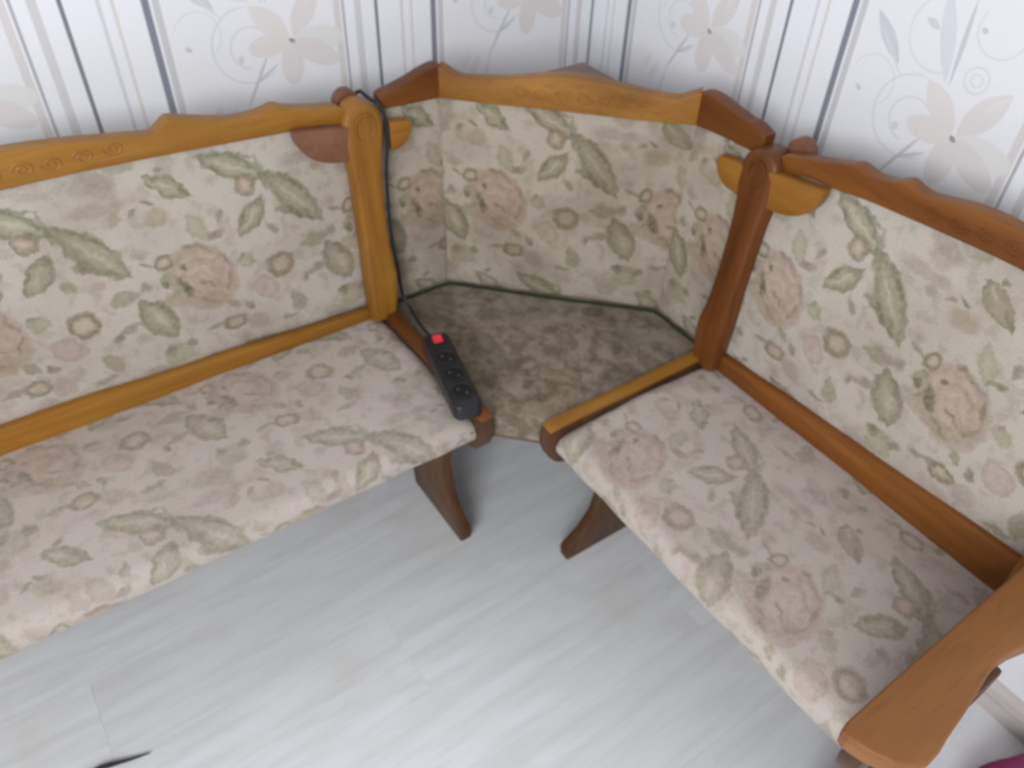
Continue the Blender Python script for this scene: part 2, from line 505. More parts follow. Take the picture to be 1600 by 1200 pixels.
# --- wallpaper
PU = 0.5345      # repeat of the paper
def wallpaper(name):
    """UV: u metres measured to the right from a thick stripe, v = height"""
    m, t, b = new_mat(name)
    uvn = t.n('ShaderNodeUVMap')
    p = t.vmath('WRAP', uvn.outputs[0], (PU, 100.0, 1.0), (0, -100, -1))
    s = t.n('ShaderNodeSeparateXYZ'); t.l(p, s.inputs[0])
    u = s.outputs[0]; v = s.outputs[1]
    cur = lin(236, 236, 240)
    # flower panel is a touch greyer than the striped bands
    pan = t.math('MULTIPLY', t.maprange(u, 0.022, 0.028, 0, 1), t.maprange(u, 0.322, 0.330, 1, 0))
    cur = t.mix(pan, cur, lin(233, 232, 235))
    def stripe(cur, c, hw, colr, al, soft=0.0016):
        d = t.math('ABSOLUTE', t.math('SUBTRACT', u, c % PU))
        f = t.maprange(d, hw - soft, hw + soft, al, 0)
        return t.mix(f, cur, colr)
    for c, hw, colr, al in [
            (0.0165, 0.0060, lin(196, 193, 194), .85),
            (-0.204, 0.0065, lin(212, 204, 202), .8), (-0.1915, 0.0024, lin(160, 160, 164), .85),
            (-0.162, 0.0070, lin(206, 203, 204), .85), (-0.124, 0.0034, lin(118, 119, 126), .95),
            (-0.070, 0.0030, lin(208, 206, 212), .85), (-0.049, 0.0028, lin(214, 208, 204), .85)]:
        cur = stripe(cur, c, hw, colr, al)
    # the thick stripe sits on the joint of the repeat
    d0 = t.math('MINIMUM', u, t.math('SUBTRACT', PU, u))
    cur = t.mix(t.maprange(d0, 0.0042, 0.0080, .95, 0), cur, lin(124, 126, 138))
    # print: vertical repeat 0.64
    FU, FV, RV = 0.236, 0.987, 0.64
    q = t.vmath('SUBTRACT', p, (FU, FV, 0))
    q = t.vmath('WRAP', q, (10, 0.40, 1), (-10, 0.40 - RV, -1))
    q = t.vmath('MULTIPLY_ADD', q, (1, 1, 0), (0, 0, 1))
    def ring(cur, cx, cy, r, wd, colr, al, ex=1.0, a0=None):
        x_, y_ = t.local(q, cx, cy, 0, r * ex, r)
        d = t.math('ABSOLUTE', t.math('SUBTRACT', t.oval(x_, y_), 1.0))
        f = t.maprange(d, wd / r * 0.4, wd / r, al, 0)
        if a0 is not None:      # only a part of the circle: direction and width of the open side
            dt = t.math('MULTIPLY_ADD', x_, math.cos(a0), t.math('MULTIPLY', y_, math.sin(a0)))
            f = t.math('MULTIPLY', f, t.maprange(dt, 0.1, 0.5, 1, 0))
        return t.mix(f, cur, colr)
    def lens(cur, x0, y0, x1, y1, hw, colr, al, fat=False):
        cx, cy = (x0 + x1) / 2, (y0 + y1) / 2
        hl = math.hypot(x1 - x0, y1 - y0) / 2
        x_, y_ = t.local(q, cx, cy, math.atan2(y1 - y0, x1 - x0), hl, hw)
        d = t.oval(x_, y_) if fat else t.leafy(x_, y_)
        return t.mix(t.maprange(d, 0.9, 1.03, al, 0), cur, colr)
    gl = lin(214, 216, 221); gd = lin(194, 196, 203); be = lin(225, 219, 217); be2 = lin(222, 216, 215); bg_ = lin(226, 224, 222)
    cur = ring(cur, -0.080, 0.004, 0.066, 0.0026, gl, .8, a0=0.3)
    cur = ring(cur, -0.078, 0.000, 0.036, 0.0024, gl, .8, a0=-0.4)
    cur = ring(cur, -0.165, 0.035, 0.040, 0.0020, gl, .6, a0=-2.2)
    cur = ring(cur, 0.000, 0.091, 0.019, 0.0022, gl, .8)
    cur = ring(cur, 0.000, 0.091, 0.009, 0.0020, gl, .7)
    cur = ring(cur, 0.010, 0.165, 0.038, 0.0022, gl, .7, a0=1.4)
    cur = ring(cur, -0.075, 0.135, 0.055, 0.0024, gl, .7, a0=0.2)
    cur = lens(cur, -0.192, 0.139, -0.128, 0.072, 0.012, gd, .7)
    cur = lens(cur, -0.180, 0.122, -0.118, 0.055, 0.003, gl, .8)
    cur = lens(cur, -0.090, 0.200, -0.044, 0.070, 0.013, gl, .85)
    cur = lens(cur, -0.044, 0.200, -0.037, 0.066, 0.004, gd, .8)
    cur = lens(cur, -0.110, 0.150, -0.082, 0.140, 0.006, gd, .6)
    cur = lens(cur, -0.105, -0.112, -0.045, -0.010, 0.0034, gd, .85)
    cur = lens(cur, -0.084, -0.068, -0.030, -0.036, 0.003, gd, .8)
    cur = lens(cur, -0.120, -0.190, -0.098, -0.100, 0.004, gl, .8)
    cur = lens(cur, -0.106, -0.016, -0.092, -0.020, 0.008, gd, .5)
    cur = lens(cur, -0.190, 0.020, -0.180, 0.012, 0.004, gd, .8, True)
    cur = lens(cur, -0.022, 0.160, -0.012, 0.156, 0.004, gd, .8, True)
    cur = lens(cur, -0.150, -0.150, -0.125, -0.100, 0.010, be, .7)
    cur = lens(cur, -0.170, -0.130, -0.150, -0.090, 0.009, be, .6)
    # six petals
    cur = lens(cur, -0.002, 0.004, -0.072, 0.070, 0.021, be, .95)
    cur = lens(cur, 0.002, 0.004, 0.060, 0.092, 0.022, be2, .95)
    cur = lens(cur, 0.002, 0.0, 0.102, -0.010, 0.024, bg_, .95, True)
    cur = lens(cur, 0.0, -0.002, 0.088, -0.054, 0.022, be2, .95, True)
    cur = lens(cur, 0.0, 0.0, -0.008, -0.082, 0.023, be2, .95, True)
    cur = lens(cur, 0.0, 0.0, -0.084, -0.004, 0.021, be, .95, True)
    cur = lens(cur, 0.03, 0.052, 0.055, 0.085, 0.006, bg_, .6)
    cur = lens(cur, -0.005, 0.003, 0.006, -0.004, 0.0042, lin(150, 150, 158), .95, True)
    f, _ = t.noise(uvn.outputs[0], 500, 2, dim='2D')
    cur = t.mix(t.maprange(f, 0.3, 0.7, 0.05, 0.0, False), cur, lin(150, 150, 155))
    t.l(cur, b.inputs['Base Color'])
    b.inputs['Roughness'].default_value = 0.6
    b.inputs['Specular IOR Level'].default_value = 0.3
    bp_ = t.n('ShaderNodeBump')
    bp_.inputs['Strength'].default_value = 0.15
    bp_.inputs['Distance'].default_value = 0.001
    t.l(f, bp_.inputs['Height'])
    t.l(bp_.outputs[0], b.inputs['Normal'])
    return m
M_wall = wallpaper('striped_floral_wallpaper')

def laminate(name):
    m, t, b = new_mat(name)
    tc = t.n('ShaderNodeTexCoord')
    oi = t.n('ShaderNodeObjectInfo')
    mp = t.n('ShaderNodeMapping')
    t.l(tc.outputs['Object'], mp.inputs[0])
    mp.inputs[3].default_value = (0.9, 9, 1)
    sh = t.vmath('ADD', mp.outputs[0], t.vmath('SCALE', oi.outputs['Location'], None))
    f1, _ = t.noise(sh, 3.2, 5, 0.6)
    f2, _ = t.noise(tc.outputs['Object'], 4.5, 3, 0.5)
    c = t.mix(t.maprange(f1, 0.38, 0.68, 0, 1), lin(236, 237, 239), lin(223, 223, 224))
    c = t.mix(t.maprange(f2, 0.5, 0.75, 0, 0.5), c, lin(218, 212, 206))
    rnd = t.math('MULTIPLY', oi.outputs['Random'], 0.35)
    c = t.mix(rnd, c, lin(218, 217, 216))
    t.l(c, b.inputs['Base Color'])
    b.inputs['Roughness'].default_value = 0.33
    b.inputs['Specular IOR Level'].default_value = 0.5
    return m
M_floor = laminate('pale_laminate')
M_sub = plain('floor_underlay', lin(150, 148, 145), 0.9, 0.1)
M_base = plain('white_skirting_paint', lin(198, 190, 186), 0.5, 0.3)

# ------------------------------------------------------------------ structure
WP = 0.10       # wall planes x = WP and y = WP
X0, Y0, H = -3.3, -3.3, 2.45
def wall_obj(name, p0, p1, thick, u0):
    """wall face from p0 to p1 (left to right as seen from the room), uv in metres"""
    bm = bmesh.new()
    a = Vector(p0); b = Vector(p1); t_ = Vector(thick)
    vv = [bm.verts.new(x) for x in (a, b, b + Vector((0, 0, H)), a + Vector((0, 0, H)),
                                    a + t_, b + t_, b + t_ + Vector((0, 0, H)), a + t_ + Vector((0, 0, H)))]
    for f in ((0, 1, 2, 3), (5, 4, 7, 6), (1, 5, 6, 2), (4, 0, 3, 7), (3, 2, 6, 7), (4, 5, 1, 0)):
        bm.faces.new([vv[i] for i in f])
    uvl = bm.loops.layers.uv.new('UVMap')
    d = (b - a).normalized()
    for f in bm.faces:
        for l in f.loops:
            l[uvl].uv = ((l.vert.co - a).dot(d) + u0, l.vert.co.z)
    o = obj_bm(name, bm, M_wall, None, sm=False)
    o['kind'] = 'structure'
    return o
# left wall: thick stripe at x = -0.851 ; right wall: thick stripe at y = -0.015
wl = wall_obj('wall_left', (X0, WP, 0), (WP, WP, 0), (0, 0.12, 0), X0 + 0.851 - (-10) * PU)
wr = wall_obj('wall_right', (WP, WP, 0), (WP, Y0, 0), (0.12, 0, 0), -WP - 0.0152 + 10 * PU)

bm = bmesh.new()
box(bm, (X0, Y0, -0.06), (WP, WP, -0.009))
fl = obj_bm('floor', bm, M_sub, None, sm=False)
fl['kind'] = 'structure'
# laminate boards, running with the left wall
PW, PL = 0.193, 1.285
bm = bmesh.new()
box(bm, (0, 0, -0.009), (PL - 0.0002, PW - 0.0002, 0.0), 0.0003, 1)
plank0 = obj_bm('plank', bm, M_floor, fl, sm=False)
pmesh = plank0.data
row = 0
y = WP - PW
first = True
cutm = {}
while y > Y0 - 0.01:
    x = WP - PL + ((row * 0.43) % 1.0) * PL
    while x > X0 - PL:
        lo = max(x, X0); hi = min(x + PL, WP)
        yy = max(y, Y0)
        if hi - lo > 0.02:
            if hi - lo > PL - 1e-4:
                me = pmesh
            else:
                key = round(hi - lo, 3)
                if key not in cutm:
                    b2 = bmesh.new(); box(b2, (0, 0, -0.009), (hi - lo - 0.0002, PW - 0.0002, 0.0), 0.0003, 1)
                    bmesh.ops.recalc_face_normals(b2, faces=b2.faces[:])
                    m2 = bpy.data.meshes.new('plank_cut'); b2.to_mesh(m2); b2.free(); m2.materials.append(M_floor)
                    cutm[key] = m2
                me = cutm[key]
            if first and me is pmesh:
                o = plank0; first = False
            else:
                o = bpy.data.objects.new('plank', me); col.objects.link(o); o.parent = fl
            o.location = (lo, y, 0)
        x -= PL
    # fill the piece right of the first board
    xr = WP - PL + ((row * 0.43) % 1.0) * PL + PL
    y -= PW
    row += 1

def baseboard(name, fn, length):
    bm = bmesh.new()
    prof = [(0, 0), (0.014, 0), (0.014, 0.038), (0.009, 0.040), (0.009, 0.042), (0.014, 0.044), (0.014, 0.066), (0.009, 0.078), (0.0, 0.08)]
    a = [bm.verts.new(fn(0.0, p[0], p[1])) for p in prof]
    b = [bm.verts.new(fn(length, p[0], p[1])) for p in prof]
    n = len(prof)
    for i in range(n):
        bm.faces.new((a[i], a[(i + 1) % n], b[(i + 1) % n], b[i]))
    bm.faces.new(a); bm.faces.new(b[::-1])
    o = obj_bm(name, bm, M_base, None, sm=False)
    o['kind'] = 'structure'
baseboard('baseboard_left', lambda a, s, z: Vector((WP - 0.014 - a, WP - s, z)), WP - X0 - 0.014)
baseboard('baseboard_right', lambda a, s, z: Vector((WP - s, WP - a, z)), WP - Y0)

# ------------------------------------------------------------------ corner bench
bench = empty('corner_bench', (-0.3, -0.3, 0), 'oak corner bench with beige floral upholstery along both walls', 'bench')
bench.location = (0, 0, 0)
AD = 0.561            # divider centre, distance from the corner
LEND, REND = 1.72, 1.262

def grid_mesh(name, P, UV, nu, nv, mat, back=None, label=None, thick=None):
    """P(i,j) points, nu x nv; closed with an offset sheet so the cushion has body"""
    bm = bmesh.new()
    V = [[bm.verts.new(P(i / (nu - 1), j / (nv - 1))) for j in range(nv)] for i in range(nu)]
    uvl = bm.loops.layers.uv.new('UVMap')
    uvd = {}
    for i in range(nu):
        for j in range(nv):
            uvd[V[i][j]] = UV(i / (nu - 1), j / (nv - 1))
    for i in range(nu - 1):
        for j in range(nv - 1):
            f = bm.faces.new((V[i][j], V[i + 1][j], V[i + 1][j + 1], V[i][j + 1]))
    # closing rim and back
    rim = [V[i][0] for i in range(nu)] + [V[nu - 1][j] for j in range(1, nv)] + [V[i][nv - 1] for i in range(nu - 2, -1, -1)] + [V[0][j] for j in range(nv - 2, 0, -1)]
    B = []
    for v in rim:
        nvx = bm.verts.new(v.co + Vector(thick))
        uvd[nvx] = uvd[v]
        B.append(nvx)
    n = len(rim)
    for i in range(n):
        bm.faces.new((rim[i], B[i], B[(i + 1) % n], rim[(i + 1) % n]))
    bm.faces.new(B)
    for f in bm.faces:
        for l in f.loops:
            l[uvl].uv = uvd[l.vert]
    return obj_bm(name, bm, mat, bench, label=label)

def wob(p, sc, amp):
    return noise.noise(Vector(p) * sc) * amp

# --- seats of the two benches
def bench_seat(fn, a0, a1, uvf, mat, label):
    # profile across the seat: back (s) to rolled front edge, then down
    prof = []
    for k in range(15):
        s = 0.078 + (0.440 - 0.078) * k / 14
        prof.append((s, 0.452 + 0.010 * math.sin(math.pi * min(1, k / 14 * 0.95))))
    for k in range(1, 9):
        an = math.pi / 2 * k / 8
        prof.append((0.440 + 0.026 * math.sin(an), 0.427 + 0.0265 * math.cos(an)))
    prof += [(0.466, 0.415), (0.463, 0.405), (0.452, 0.400)]
    acc = [0]
    for p, q in zip(prof, prof[1:]):
        acc.append(acc[-1] + math.hypot(q[0] - p[0], q[1] - p[1]))
    nu, nv = 90, len(prof)
    prof2 = prof + [(0.430, 0.3985), (0.078, 0.3985)]
    acc2 = acc + [acc[-1] + 0.02, acc[-1] + 0.30]
    bm = bmesh.new()
    uvl = bm.loops.layers.uv.new('UVMap')
    uvd = {}
    cols = []
    for i in range(nu):
        a = a0 + (a1 - a0) * i / (nu - 1)
        edge = min(1.0, min(i, nu - 1 - i) / (nu - 1) * (a1 - a0) / 0.02)
        cl = []
        for k, (s, z) in enumerate(prof2):
            z2, s2 = z, s
            if k < nv:
                z2 = z - 0.010 * (1 - edge) ** 2 * (1 if z > 0.43 else 0) + wob((a, s, 3), 7, 0.004) * min(1, (0.48 - s) / 0.05) + wob((a, s, 9), 25, 0.0012)
                if k > nv - 8:
                    s2 = s + wob((a, 0, 5), 16, 0.004)
            v = bm.verts.new(fn(a, s2, z2))
            uvd[v] = uvf(a, 0.078 + acc2[k])
            cl.append(v)
        cols.append(cl)
    n = len(prof2)
    for p, q in zip(cols, cols[1:]):
        for k in range(n):
            bm.faces.new((p[k], p[(k + 1) % n], q[(k + 1) % n], q[k]))
    bm.faces.new(cols[0]); bm.faces.new(cols[-1])
    for f in bm.faces:
        for l in f.loops:
            l[uvl].uv = uvd[l.vert]
    return obj_bm('seat_cushion', bm, mat, bench, label=label)
bench_seat(LS, AD + 0.0145, LEND - 0.02, lambda a, s: (-a, -s + 1.22), M_seat, 'faded floral seat of the bench by the left wall')
bench_seat(RS, AD + 0.0145, REND - 0.013, lambda a, s: (a - 1.606, -s + 1.056), M_seat, 'faded floral seat beside the armrest')

# --- padded backs of the two benches
def bench_back(fn, a0, a1, zb, zt, sb, st, uvf, mat, label):
    nu, nv = 90, 30
    thickv = fn(0, -0.022, 0) - fn(0, 0, 0)
    def P(i, j):
        a = a0 + (a1 - a0) * i
        z0, z1 = zb(a), zt(a)
        z = z0 + (z1 - z0) * j
        s = sb + (st - sb) * j
        ed = min(min(i, 1 - i) * (a1 - a0) / 0.03, min(j * (z1 - z0) / 0.03, 1.0), 1.0)
        s -= 0.016 * (1 - ed) ** 2
        s += 0.010 * math.sin(math.pi * j) * min(1, min(i, 1 - i) * 6) + wob((a, z, 1), 9, 0.003)
        return fn(a, s, z)
    def UV(i, j):
        a = a0 + (a1 - a0) * i
        return uvf(a, zb(a) + (zt(a) - zb(a)) * j)
    return grid_mesh('backrest_cushion', P, UV, nu, nv, mat, label=label, thick=thickv)
lrise = lambda a: 0.030 * max(0, (a - 0.6)) / 0.5
bench_back(LS, AD + 0.010, LEND - 0.02, lambda a: 0.470 + 0.4 * lrise(a), lambda a: 0.903 + min(0.02, 0.045 * max(0, a - 0.62)), 0.068, 0.040, lambda a, z: (-a, z), M_back, 'floral padded back on the left wall side')
bench_back(RS, AD + 0.010, REND - 0.013, lambda a: 0.472 + 0.8 * lrise(a), lambda a: 0.905 + 0.08 * min(0.45, max(0, a - 0.62)) - 0.20 * max(0, a - 1.09), 0.068, 0.040, lambda a, z: (a - 1.58, z - 0.02), M_back, 'floral padded back on the right wall side')

# --- bars between seat and back
def bar(fn, a0, a1, zl, zt, mat, label):
    bm = bmesh.new()
    n = 24
    top = [(a0 + (a1 - a0) * k / n, zt(a0 + (a1 - a0) * k / n)) for k in range(n + 1)]
    pts = [fn(a0, 0.082, zl), *[fn(a, 0.082, z) for a, z in top], fn(a1, 0.082, zl)]
    outline(bm, pts, fn(0, -0.022, 0) - fn(0, 0, 0), 0.003)
    return obj_bm('seat_back_bar', bm, mat, bench, label=label)
bar(LS, AD + 0.014, LEND - 0.02, 0.430, lambda a: 0.474 + 0.032 * min(1, (a - 0.57) / 0.65) + 0.0015 * math.sin(a * 23), M_oak_x, 'golden wooden bar under the left back')
bar(RS, AD + 0.014, REND - 0.013, 0.430, lambda a: 0.490 + 0.044 * min(1, (a - 0.57) / 0.65) + 0.0012 * math.sin(a * 19), M_mid_y, 'brown wooden bar under the right back')

# --- carved top rails
def rail(fn, top, bot, s_front, th, mat, label, bev=0.006):
    bm = bmesh.new()
    tp = curve_pts([(a, z, 0) for a, z in top], 5)
    bt = curve_pts([(a, z, 0) for a, z in bot], 4)
    pts = [fn(p.x, s_front, p.y) for p in tp] + [fn(p.x, s_front, p.y) for p in reversed(bt)]
    outline(bm, pts, fn(0, -th, 0) - fn(0, 0, 0), bev, 3)
    return obj_bm('top_rail', bm, mat, bench, label=label)
lt = [(.592, .905), (.604, .914), (.652, .921), (.690, .930), (.714, .939), (.740, .934), (.766, .932), (.800, .935), (.850, .947), (.885, .957), (.897, .956), (.913, .944), (.926, .939), (.960, .944), (1.0, .950), (1.05, .957), (1.10, .962), (1.16, .965)]
lt += [(2.32 - a, z) for a, z in reversed(lt[:-1])]
lb = [(.592, .880), (.61, .882), (.64, .889), (.685, .890), (.755, .894), (.865, .900), (.967, .905), (1.06, .908), (1.16, .909), (1.3, .907), (1.5, .900), (1.7, .885)]
railL = rail(LS, lt, lb, 0.050, 0.030, M_oak_x, 'golden carved top rail by the left wall')
rt_ = [(.592, .908), (.602, .918), (.640, .929), (.676, .939), (.715, .952), (.732, .957), (.762, .953), (.790, .957), (.815, .969), (.836, .965), (.853, .963), (.882, .969), (.919, .977), (.956, .980), (.985, .979)]
rt_ += [(1.93 - a, z) for a, z in reversed(rt_[:12]) if 1.93 - a < REND - 0.01]
rb = [(.592, .880), (.62, .890), (.66, .901), (.71, .905), (.76, .913), (.814, .918), (.919, .926), (1.0, .930), (1.1, .93), (1.24, .925)]
railR = rail(RS, rt_, rb, 0.050, 0.030, M_mid_y, 'brown carved top rail by the right wall')
# corner unit: short piece, diagonal piece, short piece
rail(LS, [(.385, .946), (.40, .946), (.425, .940), (.45, .931), (.48, .923), (.495, .919), (.508, .917), (.517, .911)],
     [(.385, .884), (.46, .886), (.517, .889)], 0.046, 0.030, M_red_x, 'dark reddish short rail beside the cable', 0.005)
rail(RS, [(.385, .946), (.40, .950), (.425, .950), (.45, .946), (.48, .941), (.50, .938), (.52, .938), (.55, .928)],
     [(.385, .884), (.46, .890), (.55, .893)], 0.046, 0.030, M_red_y, 'dark reddish short rail of the corner seat', 0.005)
J1 = Vector((-0.391, -0.042, 0)); J2 = Vector((-0.042, -0.391, 0))
dd = (J2 - J1).normalized(); dn = Vector((-1, -1, 0)).normalized()
DL = (J2 - J1).length
def DG(t, s, z):
    return J1 + dd * t + dn * (s - 0.0) + Vector((0, 0, z))
dtop = [(0, .945), (.012, .940), (.028, .931), (.05, .926), (.09, .928), (.14, .933), (.19, .942), (.235, .948), (.28, .948), (.32, .944), (.37, .937), (.42, .931), (.455, .931), (.475, .939), (DL, .947)]
railD = rail(DG, dtop, [(0, .884), (.12, .883), (.25, .884), (.38, .883), (DL, .885)], 0.004, 0.030, M_oak_d, 'golden carved diagonal rail across the corner', 0.007)

def scroll(parent, fn, c, z, r, turns, dirn, s):
    """flat carved spiral in low relief"""
    bm = bmesh.new()
    pts = []
    n = int(26 * turns)
    for k in range(n + 1):
        t = k / n
        an = dirn * t * turns * 2 * math.pi
        rr = r * (1 - 0.82 * t)
        pts.append(fn(c + rr * math.cos(an), s, z + rr * 0.8 * math.sin(an)))
    tube(bm, pts, 0.0017, 6)
    o = obj_bm('carved_scroll', bm, parent.data.materials[0], parent)
    return o
for i, (c, d) in enumerate([(1.03, 1), (1.075, -1), (1.115, 1), (1.16, -1), (0.985, -1)]):
    scroll(railL, LS, c, 0.931 + 0.001 * i, 0.016, 1.6, d, 0.050)
for i, (c, d) in enumerate([(.875, 1), (.915, -1), (.955, 1), (.995, -1)]):
    scroll(railR, RS, c, 0.943 + 0.0035 * i, 0.016, 1.6, d, 0.050)
for i, (c, d) in enumerate([(.16, 1), (.20, -1), (.24, 1), (.28, -1), (.32, 1)]):
    scroll(railD, DG, c, 0.913, 0.016, 1.6, d, 0.004)

# --- padded back of the corner unit: three panels
def corner_panel(fn, t0, t1, sb, st, zt, uvf, label):
    nu, nv = 40, 28
    thickv = fn(0, -0.02, 0) - fn(0, 0, 0)
    def P(i, j):
        a = t0 + (t1 - t0) * i
        z = 0.446 + (zt - 0.446) * j
        s = sb + (st - sb) * j
        ed = min(min(i, 1 - i) * abs(t1 - t0) / 0.012, j / 0.04, 1.0)
        s -= 0.004 * (1 - max(0, ed)) ** 2
        s += 0.008 * math.sin(math.pi * j) + wob((a, z, 7), 8, 0.003)
        return fn(a, s, z)
    def UV(i, j):
        a = t0 + (t1 - t0) * i
        return uvf(a, 0.446 + (zt - 0.446) * j)
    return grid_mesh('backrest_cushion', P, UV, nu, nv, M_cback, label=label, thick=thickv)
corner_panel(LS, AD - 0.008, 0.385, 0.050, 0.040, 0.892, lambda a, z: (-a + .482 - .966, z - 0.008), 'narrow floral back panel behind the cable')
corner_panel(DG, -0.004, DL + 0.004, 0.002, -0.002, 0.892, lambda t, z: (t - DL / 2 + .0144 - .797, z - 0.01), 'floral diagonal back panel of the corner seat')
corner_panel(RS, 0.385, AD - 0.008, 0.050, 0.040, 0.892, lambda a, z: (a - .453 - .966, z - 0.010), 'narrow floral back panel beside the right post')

# --- corner seat
bm = bmesh.new()
e = AD - 0.0145
poly = [(-e, -0.044), (-0.386, -0.044), (-0.044, -0.386), (-0.044, -e), (-0.462, -e), (-e, -0.462)]
vv = [bm.verts.new((x, y, 0.405)) for x, y in poly]
f = bm.faces.new(vv)
ex = bmesh.ops.extrude_face_region(bm, geom=[f])
tv = [g for g in ex['geom'] if isinstance(g, bmesh.types.BMVert)]
bmesh.ops.translate(bm, verts=tv, vec=(0, 0, 0.055))
bmesh.ops.recalc_face_normals(bm, faces=bm.faces[:])
te = [ed_ for ed_ in bm.edges if all(abs(v.co.z - 0.46) < 1e-4 for v in ed_.verts)]
bmesh.ops.bevel(bm, geom=te, offset=0.012, segments=4, affect='EDGES', profile=0.5)
bmesh.ops.triangulate(bm, faces=[f_ for f_ in bm.faces if len(f_.verts) > 4])
uvl = bm.loops.layers.uv.new('UVMap')
for f_ in bm.faces:
    for l in f_.loops:
        x, y, z = l.vert.co
        l[uvl].uv = ((x - y) * 0.7071 + 0.1, (x + y) * 0.7071 + 1.3 + (z - 0.46))
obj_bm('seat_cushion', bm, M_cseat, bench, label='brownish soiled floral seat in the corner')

# dark green piping along the corner back, colour lowered to paint its shadow line
pp = curve_pts([(-e + .004, -0.066, .459), (-.47, -0.066, .460), (-.407, -.066, .460), (-.374, -.086, .460), (-.234, -.230, .460), (-.086, -.374, .460), (-.066, -.407, .460), (-.066, -.47, .460), (-.066, -e + .004, .459)], 6)
bm = bmesh.new()
tube(bm, pp, 0.0045, 8)
obj_bm('piping', bm, M_pipe, bench, label='shadow-dark green piping at the foot of the corner back')

# --- shelf closing the corner behind the diagonal back
bm = bmesh.new()
outline(bm, [(-0.006, -0.006, 0.848), (-0.36, -0.006, 0.848), (-0.006, -0.36, 0.848)], (0, 0, 0.018), 0.002, 1)
obj_bm('corner_shelf', bm, M_shelf, bench, label='grey-brown triangular shelf behind the corner back')

# --- dividers with sled feet
def panel_profile(arm=None):
    nose = [(.452, .470), (.474, .4695), (.484, .463), (.4885, .448), (.488, .430), (.484, .412), (.476, .392), (.462, .374), (.442, .362), (.418, .355)]
    down = [(.380, .338), (.350, .300), (.328, .240), (.320, .180), (.332, .120), (.360, .075), (.398, .045), (.404, .034), (.400, .004), (.394, .0)]
    back = [(.188, .0), (.180, .010), (.176, .045), (.150, .070), (.120, .10), (.075, .10), (.062, .14), (.062, .470)]
    if arm is None:
        return nose + down + back
    up_ = [(.062, arm), (.10, arm), (.12, arm - .05), (.16, .53), (.25, .505), (.34, .52), (.40, .56), (.44, arm - .02), (.455, arm), (.500, arm), (.505, arm - .03), (.49, .56), (.478, .51)]
    return up_ + nose[1:] + down + back[:-1]
def divider(fn, a, th, mat, name='divider_panel', arm=None, label=None):
    bm = bmesh.new()
    pr = panel_profile(arm)
    outline(bm, [fn(a - th / 2, s, z) for s, z in pr], fn(th, 0, 0) - fn(0, 0, 0), 0.003, 2)
    return obj_bm(name, bm, mat, bench, label=label)
divider(LS, AD, 0.026, M_leg, label='shade-darkened wooden divider with sled foot under the power strip')
divider(RS, AD, 0.026, M_leg, label='shade-darkened wooden divider with sled foot beside the right seat')
for fn, m_, lb_ in ((LS, M_red_y, 'brown lit-toned top strip under the power strip'), (RS, M_oak_x, 'lighter lit-toned top strip between corner seat and right seat')):
    bm = bmesh.new()  # separate strip paints the lit top edge of the panel lighter
    outline(bm, [fn(AD - 0.0135, s, z) for s, z in [(.062, .464), (.062, .4725), (.452, .4725), (.470, .4722), (.479, .4695), (.482, .4655), (.478, .4625), (.452, .464)]], fn(0.027, 0, 0) - fn(0, 0, 0), 0.002, 2)
    obj_bm('lit_top_strip', bm, m_, bench, label=lb_)
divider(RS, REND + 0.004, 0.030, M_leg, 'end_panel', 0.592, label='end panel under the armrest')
divider(LS, LEND, 0.030, M_oak_z, 'end_panel', 0.592, label='far end panel of the left bench')

# --- posts
def post(fn, a_c, mat, zs, side, label):
    bm = bmesh.new()
    rings = []
    N = 20
    for z, sf, hw, da in zs:
        ring = []
        sd = 0.023
        sm = sf - sd
        for k in range(N):
            an = 2 * math.pi * k / N
            cx = math.copysign(abs(math.cos(an)) ** 0.42, math.cos(an)) * hw
            cs = math.copysign(abs(math.sin(an)) ** 0.42, math.sin(an)) * sd
            ring.append(bm.verts.new(fn(a_c + da + cx, sm + cs, z)))
        rings.append(ring)
    for p, q in zip(rings, rings[1:]):
        for k in range(N):
            bm.faces.new((p[k], p[(k + 1) % N], q[(k + 1) % N], q[k]))
    bm.faces.new(rings[0]); bm.faces.new(rings[-1])
    o = obj_bm('post', bm, mat, bench, label=label)
    # oval medallion carved on the head
    bm = bmesh.new()
    pts = [fn(a_c + zs[-5][3] + 0.019 * math.cos(t), zs[-5][1] + 0.0005, 0.876 + 0.024 * math.sin(t)) for t in [2 * math.pi * k / 28 for k in range(29)]]
    tube(bm, pts, 0.0022, 6)
    obj_bm('carved_oval', bm, mat, o)
    return o
base_prof = [(.462, .108, .028, .014), (.490, .110, .030, .012), (.530, .109, .033, .010), (.560, .105, .034, .009), (.590, .100, .031, .010), (.620, .096, .029, .010), (.66, .091, .029, .010), (.72, .086, .029, .010),
             (.78, .081, .031, .009), (.82, .078, .035, .008), (.85, .076, .039, .006), (.875, .074, .0405, .005), (.892, .072, .038, .005), (.905, .070, .031, .005), (.913, .068, .021, .005), (.9165, .067, .010, .005)]
post(LS, AD, M_oak_z, base_prof, 1, 'golden oak post between left bench and corner')
post(RS, AD + .006, M_red_z, base_prof, 1, 'reddish oak post between corner and right bench')
# end post of the right bench, mostly outside the picture
post(RS, REND - 0.002, M_oak_z, [(z, s, hw, 0) for z, s, hw, d in base_prof], 1, 'golden oak end post behind the armrest')
post(LS, LEND, M_oak_z, [(z, s, hw, 0) for z, s, hw, d in base_prof], 1, 'far end post of the left bench')

